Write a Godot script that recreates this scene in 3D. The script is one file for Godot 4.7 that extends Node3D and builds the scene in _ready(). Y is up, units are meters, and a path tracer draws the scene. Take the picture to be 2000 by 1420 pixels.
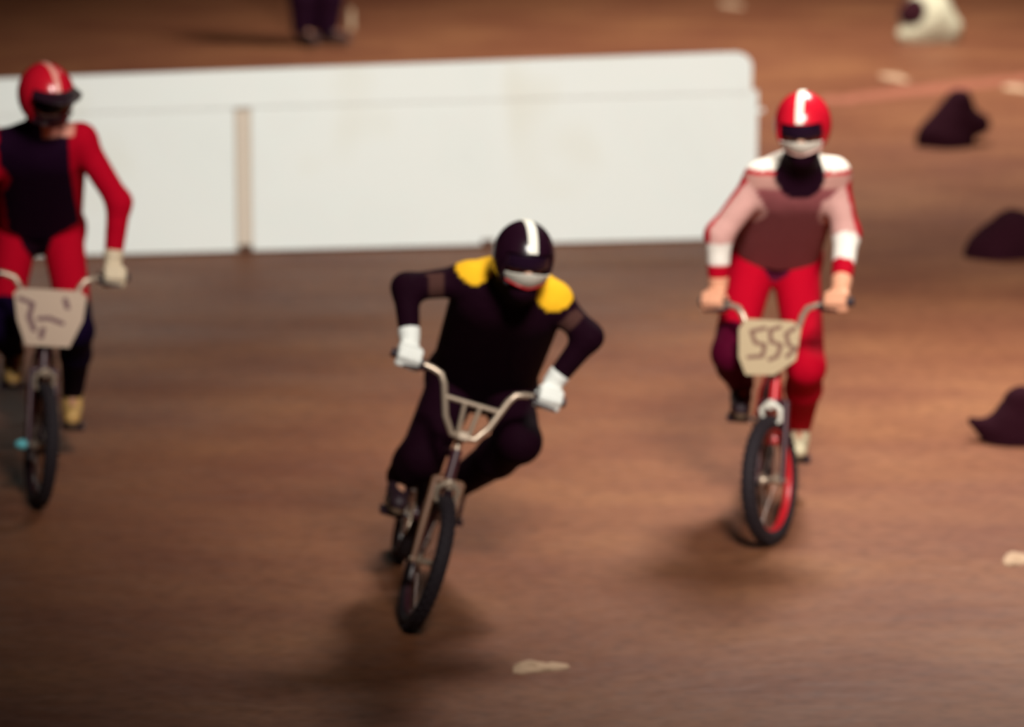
extends Node3D
# A night race on small dirt bicycles in an arena: three riders come off a turn in front of a white barrier.

var used := {}
var M := {}
var PLAIN := func(_p: Vector3) -> Color: return Color.WHITE


# ---------------------------------------------------------------- mesh helpers
class MB:
	var v := PackedVector3Array()
	var c := PackedColorArray()
	var u := PackedVector2Array()
	var idx := PackedInt32Array()
	var g := PackedVector3Array()   # given normals, zero where they follow from the faces
	var tint := Color.WHITE

	func vert(p: Vector3, uv := Vector2.ZERO, nn := Vector3.ZERO) -> int:
		v.append(p); c.append(tint); u.append(uv); g.append(nn)
		return v.size() - 1

	func tri(a: int, b: int, d: int) -> void:
		idx.append(a); idx.append(b); idx.append(d)

	func quad(a: int, b: int, d: int, e: int) -> void:
		tri(a, b, d); tri(a, d, e)

	# a flat convex face turned away from a point inside the solid
	func face(points: Array, inside: Vector3) -> void:
		var mid := Vector3.ZERO
		for p in points:
			mid += p
		mid /= points.size()
		var nn: Vector3 = (points[1] - points[0]).cross(points[2] - points[0])
		var flip := nn.dot(mid - inside) < 0.0
		var ids := []
		for p in points:
			ids.append(vert(p))
		for k in range(1, points.size() - 1):
			if flip:
				tri(ids[0], ids[k + 1], ids[k])
			else:
				tri(ids[0], ids[k], ids[k + 1])

	func box(at: Vector3, size: Vector3, basis := Basis.IDENTITY, bevel := 0.004) -> void:
		var h := size * 0.5
		var b := minf(bevel, minf(h.x, minf(h.y, h.z)) * 0.6)
		var pt := func(sx, sy, sz, ax) -> Vector3:
			var q := Vector3(sx * (h.x - (0.0 if ax == 0 else b)), sy * (h.y - (0.0 if ax == 1 else b)), sz * (h.z - (0.0 if ax == 2 else b)))
			return at + basis * q
		for s in [-1, 1]:
			face([pt.call(s, -1, -1, 0), pt.call(s, 1, -1, 0), pt.call(s, 1, 1, 0), pt.call(s, -1, 1, 0)], at)
			face([pt.call(-1, s, -1, 1), pt.call(1, s, -1, 1), pt.call(1, s, 1, 1), pt.call(-1, s, 1, 1)], at)
			face([pt.call(-1, -1, s, 2), pt.call(1, -1, s, 2), pt.call(1, 1, s, 2), pt.call(-1, 1, s, 2)], at)
			for t in [-1, 1]:
				face([pt.call(s, t, -1, 0), pt.call(s, t, 1, 0), pt.call(s, t, 1, 1), pt.call(s, t, -1, 1)], at)
				face([pt.call(s, -1, t, 0), pt.call(s, 1, t, 0), pt.call(s, 1, t, 2), pt.call(s, -1, t, 2)], at)
				face([pt.call(-1, s, t, 1), pt.call(1, s, t, 1), pt.call(1, s, t, 2), pt.call(-1, s, t, 2)], at)
				for w in [-1, 1]:
					face([pt.call(s, t, w, 0), pt.call(s, t, w, 1), pt.call(s, t, w, 2)], at)

	# a round tube along points; r is one radius or one for each point
	func tube(points: Array, r, sides := 10, capped := true) -> void:
		var n := points.size()
		var side := Vector3.ZERO
		var rings := []
		for k in n:
			var dir: Vector3 = (points[mini(k + 1, n - 1)] - points[maxi(k - 1, 0)]).normalized()
			if side == Vector3.ZERO:
				side = dir.cross(Vector3.UP if absf(dir.y) < 0.9 else Vector3.RIGHT).normalized()
			side = (side - dir * side.dot(dir)).normalized()
			var other := dir.cross(side)
			var rad: float = r[k] if r is Array else r
			var ring := []
			for s in sides:
				var a := TAU * s / sides
				ring.append(vert(points[k] + (side * cos(a) + other * sin(a)) * rad, Vector2(float(s) / sides, float(k))))
			rings.append(ring)
		for k in n - 1:
			for s in sides:
				var t := (s + 1) % sides
				quad(rings[k][s], rings[k][t], rings[k + 1][t], rings[k + 1][s])
		if capped:
			for e in 2:
				var ring: Array = rings[0 if e == 0 else n - 1]
				var mid := vert(points[0 if e == 0 else n - 1])
				var ids := []
				for s in sides:
					ids.append(vert(v[ring[s]]))
				for s in sides:
					if e == 0:
						tri(mid, ids[(s + 1) % sides], ids[s])
					else:
						tri(mid, ids[s], ids[(s + 1) % sides])

	# a profile of (radius, place along the axis) turned round the basis' x axis
	func lathe(profile: Array, at: Vector3, basis := Basis.IDENTITY, seg := 32, a0 := 0.0, a1 := TAU) -> void:
		var n := profile.size()
		var full := absf(a1 - a0 - TAU) < 0.001
		var cols := seg if full else seg + 1
		var ids := []
		for s in cols:
			var a := a0 + (a1 - a0) * s / seg
			var ring := []
			for k in n:
				var q: Vector2 = profile[k]
				ring.append(vert(at + basis * Vector3(q.y, q.x * sin(a), q.x * cos(a)), Vector2(float(s) / seg, float(k) / n)))
			ids.append(ring)
		for s in seg:
			var t := (s + 1) % cols
			for k in n - 1:
				quad(ids[s][k], ids[s][k + 1], ids[t][k + 1], ids[t][k])

	# an outline in the basis' x-y plane pushed thick along its z axis; uv 0..1 over the outline's box
	func prism(outline: Array, thick: float, at: Vector3, basis := Basis.IDENTITY) -> void:
		var lo := Vector2(1e9, 1e9)
		var hi := -lo
		for p in outline:
			lo = lo.min(p); hi = hi.max(p)
		var mid := (lo + hi) * 0.5
		for s in [-1.0, 1.0]:
			var m := vert(at + basis * Vector3(mid.x, mid.y, s * thick * 0.5), Vector2(0.5, 0.5))
			var ids := []
			for p in outline:
				ids.append(vert(at + basis * Vector3(p.x, p.y, s * thick * 0.5), Vector2((p.x - lo.x) / (hi.x - lo.x), 1.0 - (p.y - lo.y) / (hi.y - lo.y))))
			for k in outline.size():
				var t := (k + 1) % outline.size()
				if s > 0.0:
					tri(m, ids[k], ids[t])
				else:
					tri(m, ids[t], ids[k])
		for k in outline.size():
			var p: Vector2 = outline[k]
			var q: Vector2 = outline[(k + 1) % outline.size()]
			var h := thick * 0.5
			quad(vert(at + basis * Vector3(p.x, p.y, h)), vert(at + basis * Vector3(p.x, p.y, -h)), vert(at + basis * Vector3(q.x, q.y, -h)), vert(at + basis * Vector3(q.x, q.y, h)))

	# faces run anticlockwise here and are turned for Godot on the way out
	func mesh() -> ArrayMesh:
		var nn := g.duplicate()
		var out := PackedInt32Array()
		out.resize(idx.size())
		for k in range(0, idx.size(), 3):
			var a := idx[k]
			var b := idx[k + 1]
			var d := idx[k + 2]
			var f := (v[b] - v[a]).cross(v[d] - v[a])
			for w in [a, b, d]:
				if g[w] == Vector3.ZERO:
					nn[w] += f
			out[k] = a; out[k + 1] = d; out[k + 2] = b
		for k in nn.size():
			nn[k] = nn[k].normalized() if nn[k].length_squared() > 1e-20 else Vector3.UP
		var arr := []
		arr.resize(Mesh.ARRAY_MAX)
		arr[Mesh.ARRAY_VERTEX] = v; arr[Mesh.ARRAY_NORMAL] = nn; arr[Mesh.ARRAY_COLOR] = c
		arr[Mesh.ARRAY_TEX_UV] = u; arr[Mesh.ARRAY_INDEX] = out
		var m := ArrayMesh.new()
		m.add_surface_from_arrays(Mesh.PRIMITIVE_TRIANGLES, arr)
		return m

	# tapered capsules [a, b, ra, rb] joined by a smooth minimum, meshed as surface nets; cuts are planes that trim the solid
	func blob(caps: Array, k: float, cell: float, paint: Callable, cuts := []) -> void:
		var lo := Vector3(1e9, 1e9, 1e9)
		var hi := -lo
		for q in caps:
			var rr: Vector3 = Vector3.ONE * (maxf(q[2], q[3]) + cell * 3.0 + k * 0.3)
			lo = lo.min(q[0] - rr).min(q[1] - rr)
			hi = hi.max(q[0] + rr).max(q[1] + rr)
		var nx := int(ceil((hi.x - lo.x) / cell)) + 1
		var ny := int(ceil((hi.y - lo.y) / cell)) + 1
		var nz := int(ceil((hi.z - lo.z) / cell)) + 1
		var sy := nx
		var sz := nx * ny
		var d := PackedFloat32Array()
		d.resize(nx * ny * nz)
		d.fill(1.0)
		for q in caps:
			var a: Vector3 = q[0]
			var b: Vector3 = q[1]
			var ra: float = q[2]
			var rb: float = q[3]
			var ab := b - a
			var l2 := maxf(ab.length_squared(), 1e-9)
			var grow := Vector3.ONE * (k + cell * 2.5)
			var l := ((a - Vector3.ONE * ra).min(b - Vector3.ONE * rb) - grow - lo) / cell
			var h := ((a + Vector3.ONE * ra).max(b + Vector3.ONE * rb) + grow - lo) / cell
			for z in range(maxi(0, int(l.z)), mini(nz, int(h.z) + 2)):
				for y in range(maxi(0, int(l.y)), mini(ny, int(h.y) + 2)):
					var at := z * sz + y * sy
					for x in range(maxi(0, int(l.x)), mini(nx, int(h.x) + 2)):
						var p := lo + Vector3(x, y, z) * cell - a
						var t := clampf(p.dot(ab) / l2, 0.0, 1.0)
						var dist := (p - ab * t).length() - ra - (rb - ra) * t
						var old := d[at + x]
						var w := maxf(k - absf(old - dist), 0.0) / k
						d[at + x] = minf(old, dist) - w * w * k * 0.25
		for plane in cuts:
			for z in nz:
				for y in ny:
					for x in nx:
						var i := z * sz + y * sy + x
						if d[i] < cell * 3.0:
							d[i] = maxf(d[i], plane.distance_to(lo + Vector3(x, y, z) * cell))
		var slot := PackedInt32Array()
		slot.resize(d.size())
		slot.fill(-1)
		var offs := [0, 1, sy, sy + 1, sz, sz + 1, sz + sy, sz + sy + 1]
		var skip := cell * 1.9
		for z in nz - 1:
			for y in ny - 1:
				for x in nx - 1:
					var i := z * sz + y * sy + x
					var d0 := d[i]
					if absf(d0) > skip:
						continue
					var e := [d0, d[i + 1], d[i + sy], d[i + sy + 1], d[i + sz], d[i + sz + 1], d[i + sz + sy], d[i + sz + sy + 1]]
					var low := 0
					for q in e:
						if q < 0.0:
							low += 1
					if low == 0 or low == 8:
						continue
					var sum := Vector3.ZERO
					var cnt := 0
					for pair in [[0, 1], [2, 3], [4, 5], [6, 7], [0, 2], [1, 3], [4, 6], [5, 7], [0, 4], [1, 5], [2, 6], [3, 7]]:
						var ea: float = e[pair[0]]
						var eb: float = e[pair[1]]
						if (ea < 0.0) == (eb < 0.0):
							continue
						var t := ea / (ea - eb)
						var pa := Vector3(pair[0] & 1, (pair[0] >> 1) & 1, pair[0] >> 2)
						var pb := Vector3(pair[1] & 1, (pair[1] >> 1) & 1, pair[1] >> 2)
						sum += pa.lerp(pb, t)
						cnt += 1
					var p := lo + (Vector3(x, y, z) + sum / cnt) * cell
					var grad := Vector3(e[1] + e[3] + e[5] + e[7] - e[0] - e[2] - e[4] - e[6], e[2] + e[3] + e[6] + e[7] - e[0] - e[1] - e[4] - e[5], e[4] + e[5] + e[6] + e[7] - e[0] - e[1] - e[2] - e[3])
					if true:
						tint = paint.call(p)
					slot[i] = vert(p, Vector2.ZERO, grad.normalized() if grad.length_squared() > 1e-12 else Vector3.UP)
		for z in range(1, nz - 1):
			for y in range(1, ny - 1):
				for x in range(1, nx - 1):
					var i := z * sz + y * sy + x
					if slot[i] < 0:
						continue
					var s := d[i] < 0.0
					for ax in 3:
						var step: int = [1, sy, sz][ax]
						var p1: int = [sy, sz, 1][ax]
						var p2: int = [sz, 1, sy][ax]
						if s == (d[i + step] < 0.0):
							continue
						var q0 := slot[i]
						var q1 := slot[i - p1]
						var q2 := slot[i - p1 - p2]
						var q3 := slot[i - p2]
						if q0 < 0 or q1 < 0 or q2 < 0 or q3 < 0:
							continue
						if s:
							quad(q0, q1, q2, q3)
						else:
							quad(q0, q3, q2, q1)
		tint = Color.WHITE


# ---------------------------------------------------------------- naming helpers
func numbered(called: String) -> String:
	used[called] = used.get(called, -1) + 1
	return called if used[called] == 0 else "%s_%03d" % [called, used[called]]


func thing(called: String, label: String, category: String, at := Vector3.ZERO, group := "") -> Node3D:
	var o := Node3D.new()
	o.name = numbered(called)
	add_child(o)
	o.position = at
	o.set_meta("label", label)
	o.set_meta("category", category)
	if group:
		o.set_meta("group", group)
	return o


func part(called: String, mb: MB, m: Material, parent: Node3D, label := "") -> MeshInstance3D:
	var o := MeshInstance3D.new()
	o.name = called
	o.mesh = mb.mesh()
	o.material_override = m
	parent.add_child(o, true)
	if label:
		o.set_meta("label", label)
	return o


func single(called: String, mb: MB, m: Material, label: String, category: String, at := Vector3.ZERO, group := "") -> MeshInstance3D:
	var o := MeshInstance3D.new()
	o.name = numbered(called)
	o.mesh = mb.mesh()
	o.material_override = m
	add_child(o)
	o.position = at
	o.set_meta("label", label)
	o.set_meta("category", category)
	if group:
		o.set_meta("group", group)
	return o


func structure(called: String, mb: MB, m: Material, label: String) -> MeshInstance3D:
	var o := part(called, mb, m, self, label)
	o.set_meta("kind", "structure")
	o.set_meta("category", called.split("_")[0])
	return o


# ---------------------------------------------------------------- materials
func lin(r: float, g: float, b: float) -> Color:
	return Color(r, g, b).linear_to_srgb()


func paint(called: String, col: Color, rough := 0.7, metal := 0.0) -> StandardMaterial3D:
	var m := StandardMaterial3D.new()
	m.resource_name = called
	m.albedo_color = col
	m.roughness = rough
	m.metallic = metal
	M[called] = m
	return m


func noise_tex(freq: float, seed_n: int, ramp: Array, normal := false, size := 1024, octaves := 4) -> NoiseTexture2D:
	var n := FastNoiseLite.new()
	n.seed = seed_n
	n.frequency = freq
	n.fractal_octaves = octaves
	var t := NoiseTexture2D.new()
	t.width = size
	t.height = size
	t.seamless = true
	t.noise = n
	t.as_normal_map = normal
	if ramp:
		var gr := Gradient.new()
		gr.offsets = PackedFloat32Array(ramp[0])
		gr.colors = PackedColorArray(ramp[1])
		t.color_ramp = gr
	return t


func cloth(called: String) -> StandardMaterial3D:
	var m := paint(called, Color.WHITE, 0.85)
	m.vertex_color_use_as_albedo = true
	m.metallic_specular = 0.2
	m.normal_enabled = true
	m.normal_texture = M.weave_tex
	m.normal_scale = 0.6
	m.uv1_triplanar = true
	m.uv1_scale = Vector3(2.4, 2.4, 2.4)
	return m


func make_materials() -> void:
	M.weave_tex = noise_tex(0.012, 5, [], true, 512, 3)
	cloth("cloth")
	var skin := paint("skin", Color.WHITE, 0.5)
	skin.vertex_color_use_as_albedo = true
	paint("tire_rubber", lin(0.01, 0.004, 0.008), 0.8)
	paint("grip_rubber", lin(0.02, 0.008, 0.014), 0.7)
	paint("chrome", lin(0.5, 0.39, 0.3), 0.38, 0.6)
	paint("tan_enamel", lin(0.2, 0.1, 0.06), 0.4)
	paint("steel_spoke", lin(0.4, 0.33, 0.3), 0.35, 1.0)
	paint("plum_enamel", lin(0.05, 0.014, 0.022), 0.35)
	paint("red_enamel", lin(0.5, 0.012, 0.02), 0.35)
	paint("pale_blue_plastic", lin(0.12, 0.5, 0.56), 0.4)
	paint("white_plastic", lin(0.72, 0.68, 0.6), 0.4)
	paint("pale_pink_plastic", lin(0.7, 0.42, 0.38), 0.4)
	paint("black_plastic", lin(0.014, 0.004, 0.01), 0.35)
	paint("goggle_lens", lin(0.012, 0.004, 0.012), 0.12)
	paint("red_helmet", lin(0.5, 0.006, 0.02), 0.25)
	paint("black_helmet", lin(0.014, 0.003, 0.009), 0.25)
	paint("white_stripe", lin(0.8, 0.76, 0.66), 0.55)
	paint("pink_stripe", lin(0.72, 0.3, 0.25), 0.3)
	paint("white_glove", lin(0.78, 0.78, 0.74), 0.8)
	paint("tan_glove", lin(0.66, 0.3, 0.18), 0.8)
	paint("cream_glove", lin(0.6, 0.48, 0.34), 0.8)
	paint("black_shoe", lin(0.02, 0.006, 0.012), 0.6)
	paint("white_shoe", lin(0.62, 0.54, 0.36), 0.6)
	paint("yellow_shoe", lin(0.5, 0.29, 0.09), 0.6)
	paint("sole_rubber", lin(0.12, 0.07, 0.04), 0.8)
	paint("white_board", lin(0.84, 0.88, 0.86), 0.55)
	M.white_board.albedo_texture = noise_tex(0.004, 11, [[0.0, 0.45, 1.0], [lin(0.93, 0.9, 0.84), Color.WHITE, lin(0.97, 0.98, 0.98)]], false, 512, 3)
	M.white_board.uv1_triplanar = true
	M.white_board.uv1_scale = Vector3(0.4, 0.4, 0.4)
	paint("old_wood", lin(0.5, 0.38, 0.3), 0.8)
	paint("faded_wood", lin(0.64, 0.55, 0.46), 0.8)
	paint("dark_wood", lin(0.09, 0.04, 0.025), 0.8)
	paint("rock", Color.WHITE, 0.95).vertex_color_use_as_albedo = true
	paint("paper", lin(0.42, 0.27, 0.17), 0.9)
	paint("pale_paper", lin(0.55, 0.42, 0.28), 0.9)
	paint("red_chalk", lin(0.24, 0.068, 0.034), 0.9)
	paint("hall_dark", lin(0.05, 0.03, 0.03), 0.9)
	paint("lamp_housing", lin(0.1, 0.1, 0.1), 0.5, 0.6)
	var glow := paint("lamp_glow", Color(1, 0.95, 0.85), 0.4)
	glow.emission_enabled = true
	glow.emission = Color(1.0, 0.93, 0.82)
	glow.emission_energy_multiplier = 3.0
	# packed dirt: damp brown clay, dragged into streaks across the track
	var dirt := paint("dirt", Color.WHITE, 0.6)
	dirt.metallic_specular = 0.26
	dirt.albedo_texture = noise_tex(0.006, 3, [[0.1, 0.42, 0.6, 0.9], [lin(0.15, 0.05, 0.026), lin(0.18, 0.065, 0.032), lin(0.195, 0.073, 0.035), lin(0.23, 0.092, 0.042)]], false, 1024, 5)
	dirt.uv1_triplanar = true
	dirt.uv1_world_triplanar = true
	dirt.uv1_scale = Vector3(0.11, 0.2, 0.2)
	dirt.roughness_texture = noise_tex(0.01, 8, [[0.2, 0.8], [Color(0.8, 0.8, 0.8), Color(1, 1, 1)]], false, 512, 4)
	dirt.detail_enabled = true
	dirt.detail_blend_mode = BaseMaterial3D.BLEND_MODE_MUL
	dirt.detail_uv_layer = BaseMaterial3D.DETAIL_UV_1
	dirt.detail_albedo = noise_tex(0.09, 33, [[0.2, 0.5, 0.8], [lin(0.74, 0.72, 0.72), lin(0.95, 0.95, 0.95), Color.WHITE]], false, 1024, 4)
	dirt.normal_enabled = true
	dirt.normal_texture = noise_tex(0.03, 21, [], true, 1024, 5)
	dirt.normal_scale = 0.1


# ---------------------------------------------------------------- bicycle
const WHEEL_R := 0.254
const STEER_A := Vector3(0, 0.545, -0.105)
const STEER_B := Vector3(0, 0.655, -0.145)


func wheel(called: String, bike: Node3D, place: Transform3D, rim_m: Material, reflector: Material = null) -> Node3D:
	var w := Node3D.new()
	w.name = called
	bike.add_child(w)
	w.transform = place
	var t := MB.new()
	var prof := []
	for k in 13:
		var a := TAU * k / 12.0
		prof.append(Vector2(WHEEL_R - 0.03 + 0.027 * cos(a), 0.029 * sin(a)))
	t.lathe(prof, Vector3.ZERO, Basis.IDENTITY, 48)
	for k in 44:                                                  # tread knobs
		var a := TAU * k / 44.0
		var b := Basis(Vector3.RIGHT, -a)
		for s in [-1, 0, 1]:
			var turn := b * Basis(Vector3.RIGHT, 0.07 * absf(s))
			t.box(turn * Vector3(s * 0.018, 0.0, WHEEL_R - 0.0045 - 0.005 * absf(s)), Vector3(0.012, 0.014, 0.01), turn, 0.001)
	part("tire", t, M.tire_rubber, w)
	var r := MB.new()
	r.lathe([Vector2(0.196, -0.015), Vector2(0.207, -0.017), Vector2(0.207, 0.017), Vector2(0.196, 0.015), Vector2(0.19, 0.0), Vector2(0.196, -0.015)], Vector3.ZERO, Basis.IDENTITY, 48)
	part("rim", r, rim_m, w)
	var h := MB.new()
	h.lathe([Vector2(0.001, -0.05), Vector2(0.006, -0.05), Vector2(0.012, -0.035), Vector2(0.028, -0.032), Vector2(0.028, -0.028), Vector2(0.014, -0.022), Vector2(0.014, 0.022), Vector2(0.028, 0.028), Vector2(0.028, 0.032), Vector2(0.012, 0.035), Vector2(0.006, 0.05), Vector2(0.001, 0.05)], Vector3.ZERO, Basis.IDENTITY, 16)
	part("hub", h, M.chrome, w)
	var sp := MB.new()
	for k in 28:
		var a := TAU * k / 28.0
		var lead := a + (0.5 if k % 4 < 2 else -0.5)
		var x := 0.03 if k % 2 == 0 else -0.03
		sp.tube([Vector3(x, 0.026 * sin(lead), 0.026 * cos(lead)), Vector3(0, 0.192 * sin(a), 0.192 * cos(a))], 0.0014, 4, false)
	part("spokes", sp, M.steel_spoke, w).set_meta("kind", "stuff")
	if reflector:
		var f := MB.new()
		f.box(Vector3(0.012, -0.085, 0.085), Vector3(0.014, 0.032, 0.11), Basis(Vector3.RIGHT, PI / 4), 0.006)
		part("reflector", f, reflector, w, "pale blue spoke reflector")
	return w


# A bicycle that heads towards +z with its front tyre on the ground at the node's origin. Returns the places where hands and feet go.
func bicycle(label: String, at: Vector3, S: Dictionary) -> Dictionary:
	var bike := thing("racing_bicycle", label, "bicycle", at, "bicycles in the race")
	bike.basis = Basis(Vector3.UP, deg_to_rad(S.yaw)) * Basis(Vector3.BACK, deg_to_rad(-S.lean))
	var fm: Material = S.frame_m
	var axis := (STEER_B - STEER_A).normalized()
	var sb := Basis(axis, deg_to_rad(S.steer))
	var steer := Transform3D(sb, STEER_A - sb * STEER_A)
	var bb := Vector3(0, 0.28, -0.58)
	var rear := Vector3(0, WHEEL_R, -0.93)
	var st := Vector3(0, 0.56, -0.695)
	# frame
	var f := MB.new()
	f.tube([STEER_A + axis * 0.004, STEER_B], 0.021, 14)
	f.tube([Vector3(0, 0.63, -0.14), st + Vector3(0, -0.02, 0.01)], 0.016, 12)
	f.tube([Vector3(0, 0.575, -0.12), bb], 0.018, 12)
	f.tube([bb, st + Vector3(0, 0.03, -0.01)], 0.016, 12)
	f.tube([bb + Vector3(-0.036, 0, 0), bb + Vector3(0.036, 0, 0)], 0.024, 14)
	for s in [-1.0, 1.0]:
		f.tube([bb + Vector3(s * 0.025, 0, -0.01), Vector3(s * 0.04, 0.265, -0.72), rear + Vector3(s * 0.056, 0, 0)], 0.0105, 8)
		f.tube([st + Vector3(s * 0.015, -0.01, 0), Vector3(s * 0.042, 0.43, -0.79), rear + Vector3(s * 0.056, 0, 0)], 0.009, 8)
		f.box(rear + Vector3(s * 0.056, 0, -0.005), Vector3(0.006, 0.05, 0.05), Basis.IDENTITY, 0.002)
	var fr := part("frame", f, fm, bike)
	var ax := MB.new()
	ax.tube([rear + Vector3(-0.068, 0, 0), rear + Vector3(0.068, 0, 0)], 0.006, 8)
	part("axle", ax, M.chrome, fr)
	# fork with its crown
	var fk := MB.new()
	fk.tube([STEER_A - axis * 0.012, STEER_A + axis * 0.006], 0.026, 14)
	fk.tube([Vector3(-0.052, 0.54, -0.103), Vector3(0.052, 0.54, -0.103)], 0.017, 12)
	for s in [-1.0, 1.0]:
		fk.tube([Vector3(s * 0.05, 0.548, -0.106), Vector3(s * 0.052, 0.4, -0.056), Vector3(s * 0.053, WHEEL_R - 0.012, 0.003)], [0.0145, 0.0135, 0.0105], 12)
	var fko := part("fork", fk, S.get("fork_m", fm), bike)
	fko.transform = steer
	var fa := MB.new()
	fa.tube([Vector3(-0.068, WHEEL_R, 0), Vector3(0.068, WHEEL_R, 0)], 0.007, 8)
	part("axle", fa, M.chrome, fko)
	if S.has("cap_m"):
		var cp := MB.new()
		cp.blob([[Vector3(-0.078, WHEEL_R, 0), Vector3(-0.09, WHEEL_R, 0), 0.022, 0.018]], 0.01, 0.005, PLAIN)
		part("axle_cap", cp, S.cap_m, fko, "pale blue axle cap")
	# brake caliper ahead of the crown
	var br := MB.new()
	br.tube([Vector3(0, 0.535, -0.11), Vector3(0, 0.535, -0.055)], 0.011, 10)
	for s in [-1.0, 1.0]:
		br.tube([Vector3(0, 0.555, -0.065), Vector3(s * 0.04, 0.525, -0.062), Vector3(s * 0.035, 0.475, -0.066)], [0.011, 0.011, 0.009], 8)
		br.box(Vector3(s * 0.026, 0.474, -0.068), Vector3(0.016, 0.014, 0.042), Basis.IDENTITY, 0.003)
	part("brake", br, S.get("brake_m", M.chrome), bike).transform = steer
	# bars
	var hb := MB.new()
	hb.tube([STEER_B - axis * 0.002, STEER_B + axis * 0.075], 0.0135, 12)
	var clamp_at := STEER_B + axis * 0.06 + Vector3(0, 0, 0.045)
	hb.box(STEER_B + axis * 0.058 + Vector3(0, 0, 0.022), Vector3(0.05, 0.04, 0.07), Basis(Vector3.RIGHT, -0.35), 0.008)
	var half: float = S.get("bar_half", 0.31)
	for s in [-1.0, 1.0]:
		hb.tube([clamp_at, clamp_at + Vector3(s * 0.045, 0.004, 0), clamp_at + Vector3(s * 0.085, 0.06, -0.012), clamp_at + Vector3(s * 0.125, 0.17, -0.03), clamp_at + Vector3(s * 0.145, 0.198, -0.038), clamp_at + Vector3(s * 0.18, 0.208, -0.045), clamp_at + Vector3(s * half, 0.215, -0.08)], 0.0125, 10)
		hb.tube([clamp_at + Vector3(s * 0.02, 0.004, 0.0), clamp_at + Vector3(s * 0.03, 0.125, -0.02)], 0.009, 8)
	hb.tube([clamp_at + Vector3(-0.112, 0.125, -0.022), clamp_at + Vector3(0.112, 0.125, -0.022)], 0.010, 10)
	var hbo := part("handlebar", hb, S.get("bar_m", M.chrome), bike)
	hbo.transform = steer
	for s in [-1.0, 1.0]:
		var gm := MB.new()
		var g0 := clamp_at + Vector3(s * (half - 0.115), 0.2105, -0.055)
		var g1 := clamp_at + Vector3(s * (half + 0.012), 0.2155, -0.083)
		gm.tube([g0, g0.lerp(g1, 0.03), g0.lerp(g1, 0.06), g0.lerp(g1, 0.95), g1], [0.022, 0.022, 0.0165, 0.0165, 0.019], 12)
		part("grip", gm, M.grip_rubber, hbo)
		var lv := MB.new()
		lv.tube([g0 + Vector3(s * -0.01, -0.005, 0.01), g0 + Vector3(s * 0.01, -0.012, 0.04), g0 + Vector3(s * 0.085, -0.016, 0.05)], [0.008, 0.007, 0.005], 8)
		part("brake_lever", lv, M.black_plastic, hbo)
	# seat
	var se := MB.new()
	se.blob([[Vector3(-0.05, 0.665, -0.83), Vector3(-0.012, 0.672, -0.66), 0.026, 0.016], [Vector3(0.05, 0.665, -0.83), Vector3(0.012, 0.672, -0.66), 0.026, 0.016], [Vector3(0, 0.672, -0.81), Vector3(0, 0.676, -0.6), 0.026, 0.017]], 0.03, 0.01, PLAIN)
	var so := part("seat", se, M.black_plastic, bike)
	var spst := MB.new()
	spst.tube([st, Vector3(0, 0.66, -0.735)], 0.0125, 10)
	part("seat_post", spst, M.chrome, so)
	# drive: the chain runs on the rider's right, which is -x here
	var ca: float = deg_to_rad(S.crank)
	var cr := MB.new()
	var ring := []
	for k in 72:
		var a := TAU * k / 72.0
		var rr := 0.088 if k % 2 == 0 else 0.081
		ring.append(Vector2(cos(a), sin(a)) * rr)
	cr.prism(ring, 0.004, bb + Vector3(-0.045, 0, 0), Basis(Vector3.UP, PI / 2))
	var cro := part("crankset", cr, M.chrome, bike)
	var spots := {}
	for s in [-1.0, 1.0]:
		var dir: Vector3 = Vector3(0, sin(ca), cos(ca)) * (-s)
		var arm := MB.new()
		arm.tube([bb + Vector3(s * 0.04, 0, 0), bb + Vector3(s * 0.06, 0, 0), bb + Vector3(s * 0.066, 0, 0) + dir * 0.17], [0.012, 0.012, 0.010], 10)
		part("crank_arm", arm, M.chrome, cro)
		var pd := MB.new()
		var pc: Vector3 = bb + Vector3(s * 0.125, 0, 0) + dir * 0.17
		pd.tube([pc + Vector3(-s * 0.06, 0, 0), pc + Vector3(s * 0.05, 0, 0)], 0.008, 8)
		for q in [-1.0, 1.0]:
			pd.box(pc + Vector3(s * 0.008, 0, q * 0.032), Vector3(0.09, 0.022, 0.014), Basis.IDENTITY, 0.003)
			pd.box(pc + Vector3(s * 0.008 + q * 0.04, 0, 0), Vector3(0.01, 0.02, 0.066), Basis.IDENTITY, 0.003)
		part("pedal", pd, S.get("pedal_m", M.black_plastic), cro)
		spots["pedalL" if s < 0 else "pedalR"] = bike.basis * (pc + Vector3(0, 0.012, 0))
	var ch := MB.new()
	for s in [-1.0, 1.0]:
		ch.tube([bb + Vector3(-0.045, s * 0.083, 0), rear + Vector3(-0.045, s * 0.036, 0)], 0.005, 6)
	part("chain", ch, M.steel_spoke, bike)
	# wheels
	wheel("front_wheel", bike, steer * Transform3D(Basis.IDENTITY, Vector3(0, WHEEL_R, 0)), S.get("rim_m", M.chrome), S.get("reflector_m"))
	wheel("rear_wheel", bike, Transform3D(Basis.IDENTITY, rear), S.get("rim_m", M.chrome))
	# number plate on the crossbar
	if S.has("plate"):
		var pl := MB.new()
		var o := []
		for p in S.plate:
			o.append(p)
		var pb := Basis(Vector3.RIGHT, -0.2)
		pl.prism(o, 0.004, clamp_at + Vector3(0, 0.065, 0.022), pb)
		var po := part("number_plate", pl, S.plate_m, bike)
		po.transform = steer
	# hand places: middle of each grip with its own axes
	for s in [-1.0, 1.0]:
		var g := clamp_at + Vector3(s * (half - 0.052), 0.213, -0.068)
		spots["gripL" if s < 0 else "gripR"] = bike.basis * (steer * g)
	spots.basis = bike.basis * sb
	spots.frame_basis = bike.basis
	return spots


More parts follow.
